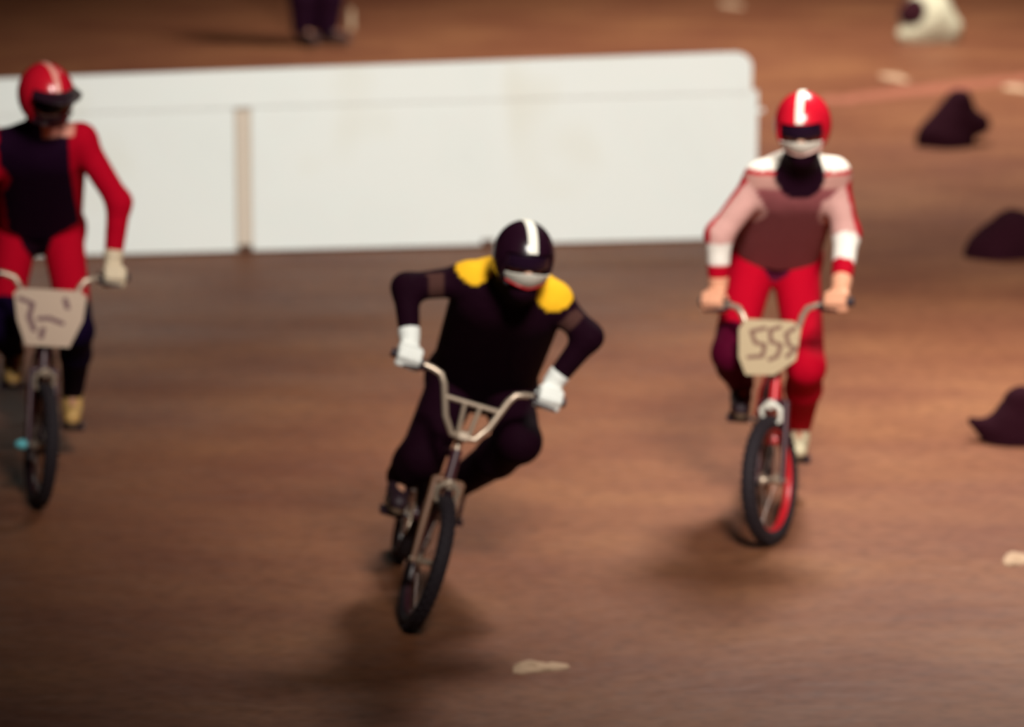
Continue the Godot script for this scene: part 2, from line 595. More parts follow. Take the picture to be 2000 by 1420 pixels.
# ---------------------------------------------------------------- people
const PLUM := Color(0.0095, 0.0018, 0.0055)
const RED := Color(0.37, 0.003, 0.013)


func along(p: Vector3, a: Vector3, b: Vector3) -> Array:
	var ab := b - a
	var t := clampf((p - a).dot(ab) / ab.length_squared(), 0.0, 1.0)
	return [t, p.distance_to(a + ab * t)]


# which limb a point of the cloth lies on, and how far along it
func zone(p: Vector3, J: Dictionary) -> Array:
	var best := ["torso", 0.0, 9.0]
	for z in [["upper_arm_l", "shL", "elL", 0.058], ["upper_arm_r", "shR", "elR", 0.058], ["forearm_l", "elL", "wrL", 0.05], ["forearm_r", "elR", "wrR", 0.05], ["thigh_l", "hipL", "knL", 0.085], ["thigh_r", "hipR", "knR", 0.085], ["shin_l", "knL", "anL", 0.055], ["shin_r", "knR", "anR", 0.055]]:
		var q := along(p, J[z[1]], J[z[2]])
		if q[1] - z[3] < best[2]:
			best = [z[0], q[0], q[1] - z[3]]
	for z in [[J.pelvis, J.chest, 0.11], [J.chest.lerp(J.shL, 0.3), J.chest.lerp(J.shL, 0.8), 0.08], [J.chest.lerp(J.shR, 0.3), J.chest.lerp(J.shR, 0.8), 0.08]]:
		var q := along(p, z[0], z[1])
		if q[1] - z[2] < best[2] + 0.012:
			best = ["torso", q[0], q[1] - z[2]]
	return best


func hand_caps(g: Vector3, b: Basis, s: float, wrist: Vector3, r: float) -> Array:
	# b.x runs along the bar, b.y up, b.z ahead; s is -1 for the hand on the -x end. Fingers close round the grip, the thumb under it.
	var at := func(u, v, w) -> Vector3: return g + b * Vector3(s * u, v, w)
	var caps := []
	for k in 4:
		var u: float = 0.033 - 0.0215 * k
		var len: float = [0.82, 0.96, 1.0, 0.93][k]
		caps.append([at.call(u, 0.03, -0.012), at.call(u, 0.034, 0.012 * len), r, r])
		caps.append([at.call(u, 0.034, 0.012 * len), at.call(u, 0.008, 0.034 * len), r, r * 0.94])
		caps.append([at.call(u, 0.008, 0.034 * len), at.call(u, -0.022, 0.022 * len), r * 0.94, r * 0.9])
		caps.append([at.call(u, -0.022, 0.022 * len), at.call(u, -0.027, 0.0), r * 0.9, r * 0.8])
		caps.append([wrist.lerp(at.call(u * 0.7, 0.024, -0.03), 0.35), at.call(u, 0.03, -0.012), 0.019, 0.0145])
	caps.append([at.call(-0.03, 0.012, -0.035), at.call(-0.048, -0.008, -0.024), 0.0145, 0.012])
	caps.append([at.call(-0.048, -0.008, -0.024), at.call(-0.044, -0.027, 0.0), 0.012, 0.0105])
	caps.append([at.call(-0.044, -0.027, 0.0), at.call(-0.03, -0.03, 0.016), 0.0105, 0.009])
	caps.append([wrist, at.call(0.0, 0.02, -0.03), 0.028, 0.024])
	return caps


# points on an ellipsoid helmet: azimuth from the face, elevation from the brow
func dome(az: float, el: float, rad: Vector3) -> Vector3:
	return Vector3(sin(az) * cos(el) * rad.x, sin(el) * rad.y, cos(az) * cos(el) * rad.z)


func helmet_low(az: float) -> float:
	var t := smoothstep(deg_to_rad(48), deg_to_rad(72), absf(az))
	return lerpf(deg_to_rad(14), deg_to_rad(-52), t)


func shell(rad: Vector3, thick: float, low: Callable, top: Callable, az0: float, az1: float, cols: int, rows: int) -> MB:
	var mb := MB.new()
	var ring := absf(az1 - az0 - TAU) < 0.01
	var grids := []
	for layer in 2:
		var rr := rad if layer == 0 else rad - Vector3.ONE * thick
		var ids := []
		for c in cols + 1:
			var az := az0 + (az1 - az0) * c / cols
			var col := []
			for k in rows + 1:
				var el := lerpf(low.call(az), top.call(az), float(k) / rows)
				col.append(mb.vert(dome(az, el, rr)))
			ids.append(col)
		grids.append(ids)
		for c in cols:
			for k in rows:
				if layer == 0:
					mb.quad(ids[c][k], ids[c + 1][k], ids[c + 1][k + 1], ids[c][k + 1])
				else:
					mb.quad(ids[c][k], ids[c][k + 1], ids[c + 1][k + 1], ids[c + 1][k])
	for c in cols:
		var a: int = mb.vert(mb.v[grids[0][c][0]])
		var b: int = mb.vert(mb.v[grids[0][c + 1][0]])
		mb.quad(a, mb.vert(mb.v[grids[1][c][0]]), mb.vert(mb.v[grids[1][c + 1][0]]), b)
		var e: int = mb.vert(mb.v[grids[0][c][rows]])
		var h: int = mb.vert(mb.v[grids[0][c + 1][rows]])
		mb.quad(e, h, mb.vert(mb.v[grids[1][c + 1][rows]]), mb.vert(mb.v[grids[1][c][rows]]))
	if not ring:
		for k in rows:
			for side in [0, cols]:
				var p := [mb.v[grids[0][side][k]], mb.v[grids[0][side][k + 1]], mb.v[grids[1][side][k + 1]], mb.v[grids[1][side][k]]]
				mb.face(p, mb.v[grids[0][cols / 2][k]])
	return mb


func person(label: String, at: Vector3, J: Dictionary, S: Dictionary) -> Node3D:
	var who := thing("person", label, "person", at)
	J.chest = (J.shL + J.shR) * 0.5
	J.pelvis = (J.hipL + J.hipR) * 0.5
	var up: Vector3 = (J.chest - J.pelvis).normalized()
	var hb := Basis(Vector3.UP, deg_to_rad(S.head[0])) * Basis(Vector3.RIGHT, deg_to_rad(S.head[1])) * Basis(Vector3.BACK, deg_to_rad(S.head[2]))
	var hc: Vector3 = J.head
	var sk := 0.9
	var hl := func(x, y, z) -> Vector3: return hc + hb * (Vector3(x, y, z) * sk)
	var neck_top: Vector3 = hl.call(0, -0.07, -0.03)
	var girth: float = S.get("girth", 1.0)
	var torso := func(grow: float) -> Array:
		var caps := []
		for sd in ["L", "R"]:
			caps.append([J.pelvis.lerp(J["hip" + sd], 0.75), J.chest.lerp(J["sh" + sd], 0.42) - up * 0.07, 0.098 * girth + grow, 0.108 * girth + grow])
			caps.append([J.chest.lerp(J["sh" + sd], 0.25) - up * 0.02, J["sh" + sd], 0.085 + grow, 0.062 + grow])
		caps.append([J.pelvis, J.chest - up * 0.04, 0.1 * girth + grow, 0.115 * girth + grow])
		return caps
	var arms := func(grow: float, reach: float) -> Array:
		var caps := []
		for sd in ["L", "R"]:
			caps.append([J["sh" + sd], J["el" + sd], 0.056 + grow, 0.046 + grow])
			caps.append([J["el" + sd], J["el" + sd].lerp(J["wr" + sd], reach), 0.047 + grow, 0.037 + grow])
		return caps
	var legs := func(grow: float, cut: float) -> Array:
		var caps := [[J.hipL, J.hipR, 0.1 * girth + minf(grow, 0.004), 0.1 * girth + minf(grow, 0.004)]]
		for sd in ["L", "R"]:
			caps.append([J["hip" + sd], J["kn" + sd], 0.088 + grow, 0.064 + grow])
			caps.append([J["kn" + sd], J["kn" + sd].lerp(J["an" + sd], 0.35), 0.062 + grow, 0.06 + grow])
			caps.append([J["kn" + sd].lerp(J["an" + sd], 0.35), J["kn" + sd].lerp(J["an" + sd], cut), 0.06 + grow, 0.042 + grow])
		return caps
	# body: one skin, with a finer grid for the head
	var skin: Color = S.get("skin", Color(0.5, 0.24, 0.15))
	var lips := Color(0.4, 0.12, 0.09)
	var body := MB.new()
	var caps: Array = torso.call(-0.02) + arms.call(-0.014, 1.0) + legs.call(-0.016, 1.0)
	caps.append([J.chest, neck_top, 0.058, 0.05])
	for sd in ["L", "R"]:
		caps.append([J["an" + sd], J["toe" + sd], 0.032, 0.026])
		if not S.has("gloves"):
			caps += hand_caps(J["grip" + sd], J["grip_b"], -1.0 if sd == "L" else 1.0, J["wr" + sd], 0.0095)
	var all_skin := func(_p: Vector3) -> Color: return skin
	body.blob(caps, 0.03, 0.016, all_skin)
	var face := func(p: Vector3) -> Color:
		var q: Vector3 = hb.inverse() * (p - hc) / sk
		if q.z > 0.07 and absf(q.y + 0.068) < 0.009 and absf(q.x) < 0.026:
			return lips
		if q.z > 0.06 and absf(q.y - 0.004) < 0.008 and absf(absf(q.x) - 0.032) < 0.013:
			return Color(0.05, 0.03, 0.03) if absf(absf(q.x) - 0.032) < 0.006 else Color(0.7, 0.66, 0.6)
		return skin
	body.blob([
		[hl.call(0, 0.03, -0.035), hl.call(0, 0.035, 0.012), 0.082 * sk, 0.078 * sk], [hl.call(-0.03, -0.02, 0.03), hl.call(-0.02, -0.075, 0.045), 0.05 * sk, 0.032 * sk],
		[hl.call(0.03, -0.02, 0.03), hl.call(0.02, -0.075, 0.045), 0.05 * sk, 0.032 * sk], [hl.call(0, -0.06, 0.05), hl.call(0, -0.092, 0.062), 0.034 * sk, 0.024 * sk],
		[hl.call(0, 0.012, 0.086), hl.call(0, -0.032, 0.106), 0.009 * sk, 0.014 * sk], [hl.call(-0.014, -0.036, 0.092), hl.call(0.014, -0.036, 0.092), 0.009 * sk, 0.009 * sk],
		[hl.call(-0.04, 0.028, 0.075), hl.call(0.04, 0.028, 0.075), 0.013 * sk, 0.013 * sk], [hl.call(-0.024, -0.067, 0.078), hl.call(0.024, -0.067, 0.078), 0.012 * sk, 0.012 * sk],
		[hl.call(-0.08, 0.018, -0.012), hl.call(-0.084, -0.018, -0.006), 0.014 * sk, 0.01 * sk], [hl.call(0.08, 0.018, -0.012), hl.call(0.084, -0.018, -0.006), 0.014 * sk, 0.01 * sk],
		[hl.call(0, -0.02, -0.02), neck_top, 0.06 * sk, 0.055]], 0.018, 0.006, face)
	part("body", body, M.skin, who)
	# clothes
	var je := MB.new()
	var jc: Array = torso.call(0.008) + arms.call(S.get("sleeve", 0.003), 0.8)
	jc.append([J.chest, neck_top, 0.078, 0.06])
	if S.has("high_neck"):
		jc.append([J.chest + up * 0.05, hl.call(0, -0.112, 0.045), 0.07, 0.056])  # jersey neck carried up to the chin
	var hem: Vector3 = J.pelvis.lerp(J.chest, S.get("hem", 0.1))
	var jersey_paint: Callable = S.jersey
	je.blob(jc, 0.035, 0.011, jersey_paint, [Plane(-up, hem)])
	part("jersey", je, M.cloth, who, S.get("jersey_label", ""))
	var tr := MB.new()
	tr.blob(legs.call(S.get("baggy", 0.004), 0.94), 0.03, 0.011, S.trousers)
	part("trousers", tr, M.cloth, who, S.get("trousers_label", ""))
	if S.has("gloves"):
		for sd in ["L", "R"]:
			var gl := MB.new()
			var hc2: Array = hand_caps(J["grip" + sd], J["grip_b"], -1.0 if sd == "L" else 1.0, J["wr" + sd], 0.0142)
			var fore: Vector3 = (J["el" + sd] - J["wr" + sd]).normalized()
			hc2.append([J["wr" + sd] - fore * 0.01, J["wr" + sd] + fore * 0.022, 0.037, 0.041])
			gl.blob(hc2, 0.007, 0.0055, PLAIN)
			part("glove", gl, S.gloves, who)
	for sd in ["L", "R"]:
		var sh := MB.new()
		var an: Vector3 = J["an" + sd]
		var toe: Vector3 = J["toe" + sd]
		var ahead := (toe - an).slide(J.foot_b.y).normalized()
		var sole_y: Vector3 = J.foot_b.y
		var flat: Vector3 = an + sole_y * (toe - an).dot(sole_y)
		var heel := flat - ahead * 0.035 + sole_y * 0.012
		sh.blob([[heel, flat + ahead * 0.05 + sole_y * 0.015, 0.036, 0.038], [flat + ahead * 0.05 + sole_y * 0.012, toe, 0.04, 0.034], [heel + sole_y * 0.03, an + sole_y * 0.015, 0.038, 0.045], [an, flat + ahead * 0.09 + sole_y * 0.012, 0.042, 0.034]], 0.02, 0.007, PLAIN, [Plane(-sole_y, flat - sole_y * 0.022)])
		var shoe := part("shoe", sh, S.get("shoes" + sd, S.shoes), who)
		var so := MB.new()
		var out := []
		var length := (toe - flat).dot(ahead) + 0.105
		for k in 20:
			var a := TAU * k / 20.0
			out.append(Vector2(cos(a) * 0.041, sin(a) * length * 0.5))
		var sbb := Basis(sole_y.cross(ahead), ahead, sole_y)
		so.prism(out, 0.016, heel + ahead * (length * 0.5 - 0.036) - sole_y * 0.036, Basis(ahead.cross(sole_y), ahead, sole_y))
		part("sole", so, M.sole_rubber, shoe)
	# helmet, goggles and mouth guard
	if S.has("helmet"):
		var rad := Vector3(0.112, 0.13, 0.134)
		var place := Transform3D(hb, hc + hb * Vector3(0, 0.012, -0.006))
		var hm := shell(rad, 0.022, helmet_low, func(_a): return deg_to_rad(89.5), -PI, PI, 56, 16)
		var ho := part("helmet", hm, S.helmet, who)
		ho.transform = place
		var stripe_w: float = S.get("stripe_w", 0.02)
		var sm := MB.new()
		var prev := []
		for k in 25:
			var el := deg_to_rad(16.0 + 150.0 * k / 24.0)
			var ww := stripe_w * (0.55 + 0.45 * smoothstep(0.0, 6.0, k)) if S.get("taper", false) else stripe_w
			var row := []
			for q in 5:
				var x := (q / 2.0 - 1.0) * ww
				var e := dome(0.0, el, rad + Vector3.ONE * 0.002)
				var bulge := sqrt(maxf(0.0, 1.0 - pow(x / rad.x, 2)))
				row.append(sm.vert(Vector3(x, e.y * bulge, e.z * bulge) + Vector3(0, e.y, e.z).normalized() * (-0.003 if q == 0 or q == 4 else 0.0)))
			if prev:
				for q in 4:
					sm.quad(prev[q], prev[q + 1], row[q + 1], row[q])
			prev = row
		part("stripe", sm, S.stripe_m, ho)
		if S.has("visor_m"):
			var vm := MB.new()
			var rows := []
			for lay in 2:
				var g := []
				for c in 13:
					var az := deg_to_rad(-58.0 + 116.0 * c / 12.0)
					var line := []
					for k in 5:
						var t := k / 4.0
						var e := dome(az, deg_to_rad(24), rad)
						var outd := Vector3(sin(az) * 0.35, 0, cos(az)) * (0.075 * t)
						line.append(vm.vert(e + outd + Vector3(0, 0.004 - 0.018 * t - 0.005 * lay, 0)))
					g.append(line)
				rows.append(g)
				for c in 12:
					for k in 4:
						if lay == 0:
							vm.quad(g[c][k], g[c][k + 1], g[c + 1][k + 1], g[c + 1][k])
						else:
							vm.quad(g[c][k], g[c + 1][k], g[c + 1][k + 1], g[c][k + 1])
			for c in 12:
				vm.quad(rows[0][c][4], rows[1][c][4], rows[1][c + 1][4], rows[0][c + 1][4])
			part("visor", vm, S.visor_m, ho)
		var gg := shell(Vector3(0.1, 0.122, 0.122), 0.022, func(_a): return deg_to_rad(-13), func(_a): return deg_to_rad(15), deg_to_rad(-70), deg_to_rad(70), 24, 5)
		var go := part("goggles", gg, M.black_plastic, who)
		go.transform = place
		var gl2 := shell(Vector3(0.102, 0.124, 0.126), 0.006, func(_a): return deg_to_rad(-8), func(_a): return deg_to_rad(10), deg_to_rad(-46), deg_to_rad(46), 20, 4)
		part("lens", gl2, M.goggle_lens, go)
		if S.has("guard_m"):
			var mg := shell(Vector3(0.108, 0.128, 0.165), 0.006, func(a): return deg_to_rad(-50 + 14 * absf(a)), func(a): return deg_to_rad(-15 - 6 * absf(a)), deg_to_rad(-58), deg_to_rad(58), 24, 6)
			var mo := part("mouth_guard", mg, S.guard_m, who)
			mo.transform = place
			var rim := MB.new()
			var pts := []
			for k in 21:
				var az := deg_to_rad(-58.0 + 116.0 * k / 20.0)
				pts.append(dome(az, deg_to_rad(-50 + 14 * absf(az)), Vector3(0.107, 0.127, 0.164)))
			rim.tube(pts, 0.0055, 8)
			part("edge_trim", rim, S.get("trim_m", S.guard_m), mo)
		var strap := MB.new()
		strap.tube([Vector3(-0.098, -0.045, 0.0), Vector3(-0.06, -0.1, 0.03), Vector3(0, -0.118, 0.04), Vector3(0.06, -0.1, 0.03), Vector3(0.098, -0.045, 0.0)], 0.007, 8)
		part("chin_strap", strap, M.black_plastic, ho)
	else:
		var hair := shell(Vector3(0.083, 0.092, 0.094), 0.012, func(a): return lerpf(deg_to_rad(30), deg_to_rad(-28), smoothstep(0.7, 1.4, absf(a))), func(_a): return deg_to_rad(89.5), -PI, PI, 40, 12)
		part("hair", hair, M.black_shoe, who).transform = Transform3D(hb, hc + hb * Vector3(0, 0.018, -0.012))
	return who


# put hands on the grips and feet on the pedals of a bicycle
func seat_on(J: Dictionary, spots: Dictionary) -> void:
	var b: Basis = spots.basis
	J.grip_b = b
	J.foot_b = spots.frame_basis
	for sd in ["L", "R"]:
		J["grip" + sd] = spots["grip" + sd]
		var to_elbow: Vector3 = (J["el" + sd] - J["grip" + sd]).normalized()
		J["wr" + sd] = J["grip" + sd] + b * Vector3(0, 0.035, -0.04) + to_elbow * 0.035
		var p: Vector3 = spots["pedal" + sd]
		J["toe" + sd] = p + J.foot_b * Vector3(0, 0.044, 0.075)
		J["an" + sd] = p + J.foot_b * Vector3(0, 0.1, -0.1)


# ---------------------------------------------------------------- things on the ground
func rock(label: String, at: Vector3, caps: Array, col: Color, seed_n: int, hollow_shade := Vector4.ZERO) -> void:
	var mb := MB.new()
	var tone := func(p: Vector3) -> Color:
		if hollow_shade.w > 0.0 and p.distance_to(Vector3(hollow_shade.x, hollow_shade.y, hollow_shade.z)) < hollow_shade.w:
			return Color(0.035, 0.01, 0.014)  # shade of a hollow painted into the rock colour, nothing carved
		return col
	mb.blob(caps, 0.05, 0.014, tone, [Plane(Vector3.DOWN, Vector3(0, -0.015, 0))])
	var n := FastNoiseLite.new()
	n.seed = seed_n
	n.frequency = 7.0
	n.noise_type = FastNoiseLite.TYPE_CELLULAR
	n.cellular_return_type = FastNoiseLite.RETURN_DISTANCE
	for k in mb.v.size():
		if mb.v[k].y > 0.0:
			mb.v[k] += mb.g[k] * (n.get_noise_3dv(mb.v[k]) * 0.02)
		mb.g[k] = Vector3.ZERO
	single("track_rock", mb, M.rock, label, "rock", at, "rocks along the edge of the track")


func scrap(label: String, at: Vector3, sx: float, sz: float, turn: float, m: Material, seed_n: int) -> void:
	var rng := RandomNumberGenerator.new()
	rng.seed = seed_n
	var mb := MB.new()
	var n := 18
	var rings := []
	for q in 4:
		var ring := []
		for k in n:
			var a := TAU * k / n
			var wob := 1.0 + 0.22 * sin(a * 3.0 + seed_n) + rng.randf_range(-0.1, 0.1)
			var f: float = [1.0, 0.9, 0.55, 0.0][q]
			var h: float = 0.0 if q == 0 else 0.004 + rng.randf_range(0.0, 0.012)
			ring.append(mb.vert(Vector3(cos(a) * sx * 0.5 * wob * f, h, sin(a) * sz * 0.5 * wob * f)))
		rings.append(ring)
	for q in 3:
		for k in n:
			var t := (k + 1) % n
			mb.quad(rings[q][k], rings[q + 1][k], rings[q + 1][t], rings[q][t])
	var o := single("litter_scrap", mb, m, label, "litter", at, "pale scraps on the dirt")
	o.rotation.y = deg_to_rad(turn)


func flood_lamp(label: String, at: Vector3, aim: Vector3, size: float, energy: float, cone: float, col: Color) -> void:
	var lamp := thing("flood_lamp", label, "lamp", at, "flood lamps under the arena roof")
	var b := Basis.looking_at(aim - at, Vector3.UP)
	var h := MB.new()
	h.box(Vector3(0, 0, 0), Vector3(size + 0.1, 0.12, size + 0.1), b * Basis(Vector3.RIGHT, PI / 2), 0.02)
	part("housing", h, M.lamp_housing, lamp)
	var g := MB.new()
	g.box(b * Vector3(0, 0, -0.07), Vector3(size, 0.02, size), b * Basis(Vector3.RIGHT, PI / 2), 0.004)
	part("lamp_glass", g, M.lamp_glow, lamp)
	var k := MB.new()
	k.tube([Vector3(0, 0.05, 0), Vector3(0, 9.5 - at.y, 0)], 0.03, 10)
	part("hanger", k, M.lamp_housing, lamp)
	var l := SpotLight3D.new()
	l.name = "lamp_light"
	l.spot_angle = cone
	l.spot_angle_attenuation = 1.0
	l.spot_range = 60.0
	l.spot_attenuation = 2.0
	l.light_size = size * 0.5
	l.light_energy = energy
	l.light_color = col
	l.shadow_enabled = true
	lamp.add_child(l)
	l.transform = Transform3D(b, b * Vector3(0, 0, -0.1 - size * 0.5))


# blurred dark marks of a race number, printed on a pale plate
func plate_print(strokes: Array, base: Color, ink: Color) -> StandardMaterial3D:
	var im := Image.create(128, 128, false, Image.FORMAT_RGB8)
	im.fill(base)
	for s in strokes:
		for k in s.size() - 1:
			var a: Vector2 = s[k]
			var b: Vector2 = s[k + 1]
			for q in 41:
				var p := a.lerp(b, q / 40.0) * 128.0
				for y in range(maxi(0, int(p.y) - 5), mini(128, int(p.y) + 6)):
					for x in range(maxi(0, int(p.x) - 5), mini(128, int(p.x) + 6)):
						if Vector2(x, y).distance_to(p) < 4.6:
							im.set_pixel(x, y, ink)
	var m := StandardMaterial3D.new()
	m.albedo_texture = ImageTexture.create_from_image(im)
	m.roughness = 0.45
	return m


# ================================================================ the scene
func _ready() -> void:
	# camera: a 135 mm lens in the stands, focused a little short of the riders
	var cam := Camera3D.new()
	cam.name = "camera"
	cam.current = true
	add_child(cam)
	cam.position = Vector3(0, 4.24, 18.738)
	cam.rotation_degrees = Vector3(-12.75, 0, 0)
	cam.near = 0.5
	cam.far = 120.0
	var look := CameraAttributesPhysical.new()
	look.frustum_focal_length = 135.0
	look.frustum_focus_distance = 11.5
	look.frustum_near = 0.5
	look.frustum_far = 120.0
	look.exposure_aperture = 1.8
	cam.attributes = look
	cam.fov = 10.143
	var env := Environment.new()
	env.background_mode = Environment.BG_COLOR
	env.background_color = Color(0.02, 0.012, 0.02)
	env.tonemap_mode = Environment.TONE_MAPPER_LINEAR
	env.tonemap_exposure = 1.0
	env.sdfgi_enabled = true
	env.ssao_enabled = true
	env.ssil_enabled = true
	var we := WorldEnvironment.new()
	we.name = "environment"
	we.environment = env
	add_child(we)
	make_materials()
	var warm := Color(1.0, 0.985, 0.95)
	flood_lamp("wide flood lamp bank hung above the barrier", Vector3(2.7, 8.7, -2.2), Vector3(2.8, 0, 2.1), 2.0, 155.0, 31.0, warm)
	flood_lamp("wide flood lamp bank hung nearest the stands", Vector3(2.0, 8.7, 14.0), Vector3(1.0, 0.5, -3.0), 2.0, 310.0, 23.0, warm)
	flood_lamp("wide flood lamp bank hung farthest from the camera", Vector3(2.4, 8.7, -8.4), Vector3(2.1, 0, -8.6), 2.0, 135.0, 47.0, warm)

	# hall
	var fl := MB.new()
	fl.box(Vector3(0, -0.15, 0), Vector3(36, 0.3, 56), Basis.IDENTITY, 0.001)
	structure("floor", fl, M.dirt, "brown packed dirt floor of the track")
	var ce := MB.new()
	ce.box(Vector3(0, 9.65, 0), Vector3(36, 0.3, 56))
	structure("ceiling", ce, M.hall_dark, "dark roof high above the track")
	for w in [["wall_left", Vector3(-18.15, 4.75, 0), Vector3(0.3, 10.1, 56)], ["wall_right", Vector3(18.15, 4.75, 0), Vector3(0.3, 10.1, 56)], ["wall_back", Vector3(0, 4.75, -28.15), Vector3(36.6, 10.1, 0.3)], ["wall_front", Vector3(0, 4.75, 28.15), Vector3(36.6, 10.1, 0.3)]]:
		var wm := MB.new()
		wm.box(w[1], w[2])
		structure(w[0], wm, M.hall_dark, "dark " + w[0].split("_")[1] + " wall of the hall out of the lamplight")

	barrier()
	riders()
	marshal()
	ground_things()


func barrier() -> void:
	var b := thing("barrier", "long white board barrier with a top rail behind the riders", "barrier", Vector3(-1.418, 0, -2.669))
	b.rotation.y = atan2(0.371, 2.743)
	var boards := [[Vector2(-2.65, 0.012), Vector2(-0.05, 0.012), Vector2(-0.05, 0.79), Vector2(-2.65, 0.76)], [Vector2(0.04, 0.012), Vector2(2.764, 0.012), Vector2(2.764, 0.815), Vector2(0.04, 0.79)]]
	for o in boards:
		var f := MB.new()
		f.prism(o, 0.022, Vector3(0, 0, -0.011))
		part("front_board", f, M.white_board, b)
	var r := MB.new()
	var o := [Vector2(-2.66, 0.75), Vector2(0.0, 0.785), Vector2(2.728, 0.808), Vector2(2.728, 0.93)]
	for k in 7:
		var a := PI / 2 * k / 6.0
		o.append(Vector2(2.638 + 0.09 * cos(a), 0.95 + 0.075 * sin(a)))
	o.append_array([Vector2(0.0, 0.985), Vector2(-2.66, 0.94)])
	r.prism(o, 0.03, Vector3(0, 0, -0.002))
	part("top_rail", r, M.white_board, b)
	for x in [-2.5, -1.3, 0.0, 1.3, 2.66]:
		var p := MB.new()
		p.box(Vector3(x, 0.46, -0.068), Vector3(0.09, 0.92, 0.09), Basis.IDENTITY, 0.004)
		part("post", p, M.faded_wood if x == 0.0 else M.old_wood, b)
		var ft := MB.new()
		ft.box(Vector3(x, 0.02, -0.225), Vector3(0.07, 0.04, 0.48), Basis.IDENTITY, 0.004)
		ft.box(Vector3(x, 0.2, -0.2), Vector3(0.04, 0.42, 0.05), Basis(Vector3.RIGHT, 0.6), 0.003)
		part("foot", ft, M.dark_wood, b)
	var l := MB.new()
	l.tube([Vector3(2.74, 0.7, -0.015), Vector3(2.8, 0.705, -0.015)], [0.014, 0.011], 10)
	part("latch_pin", l, M.white_board, b)


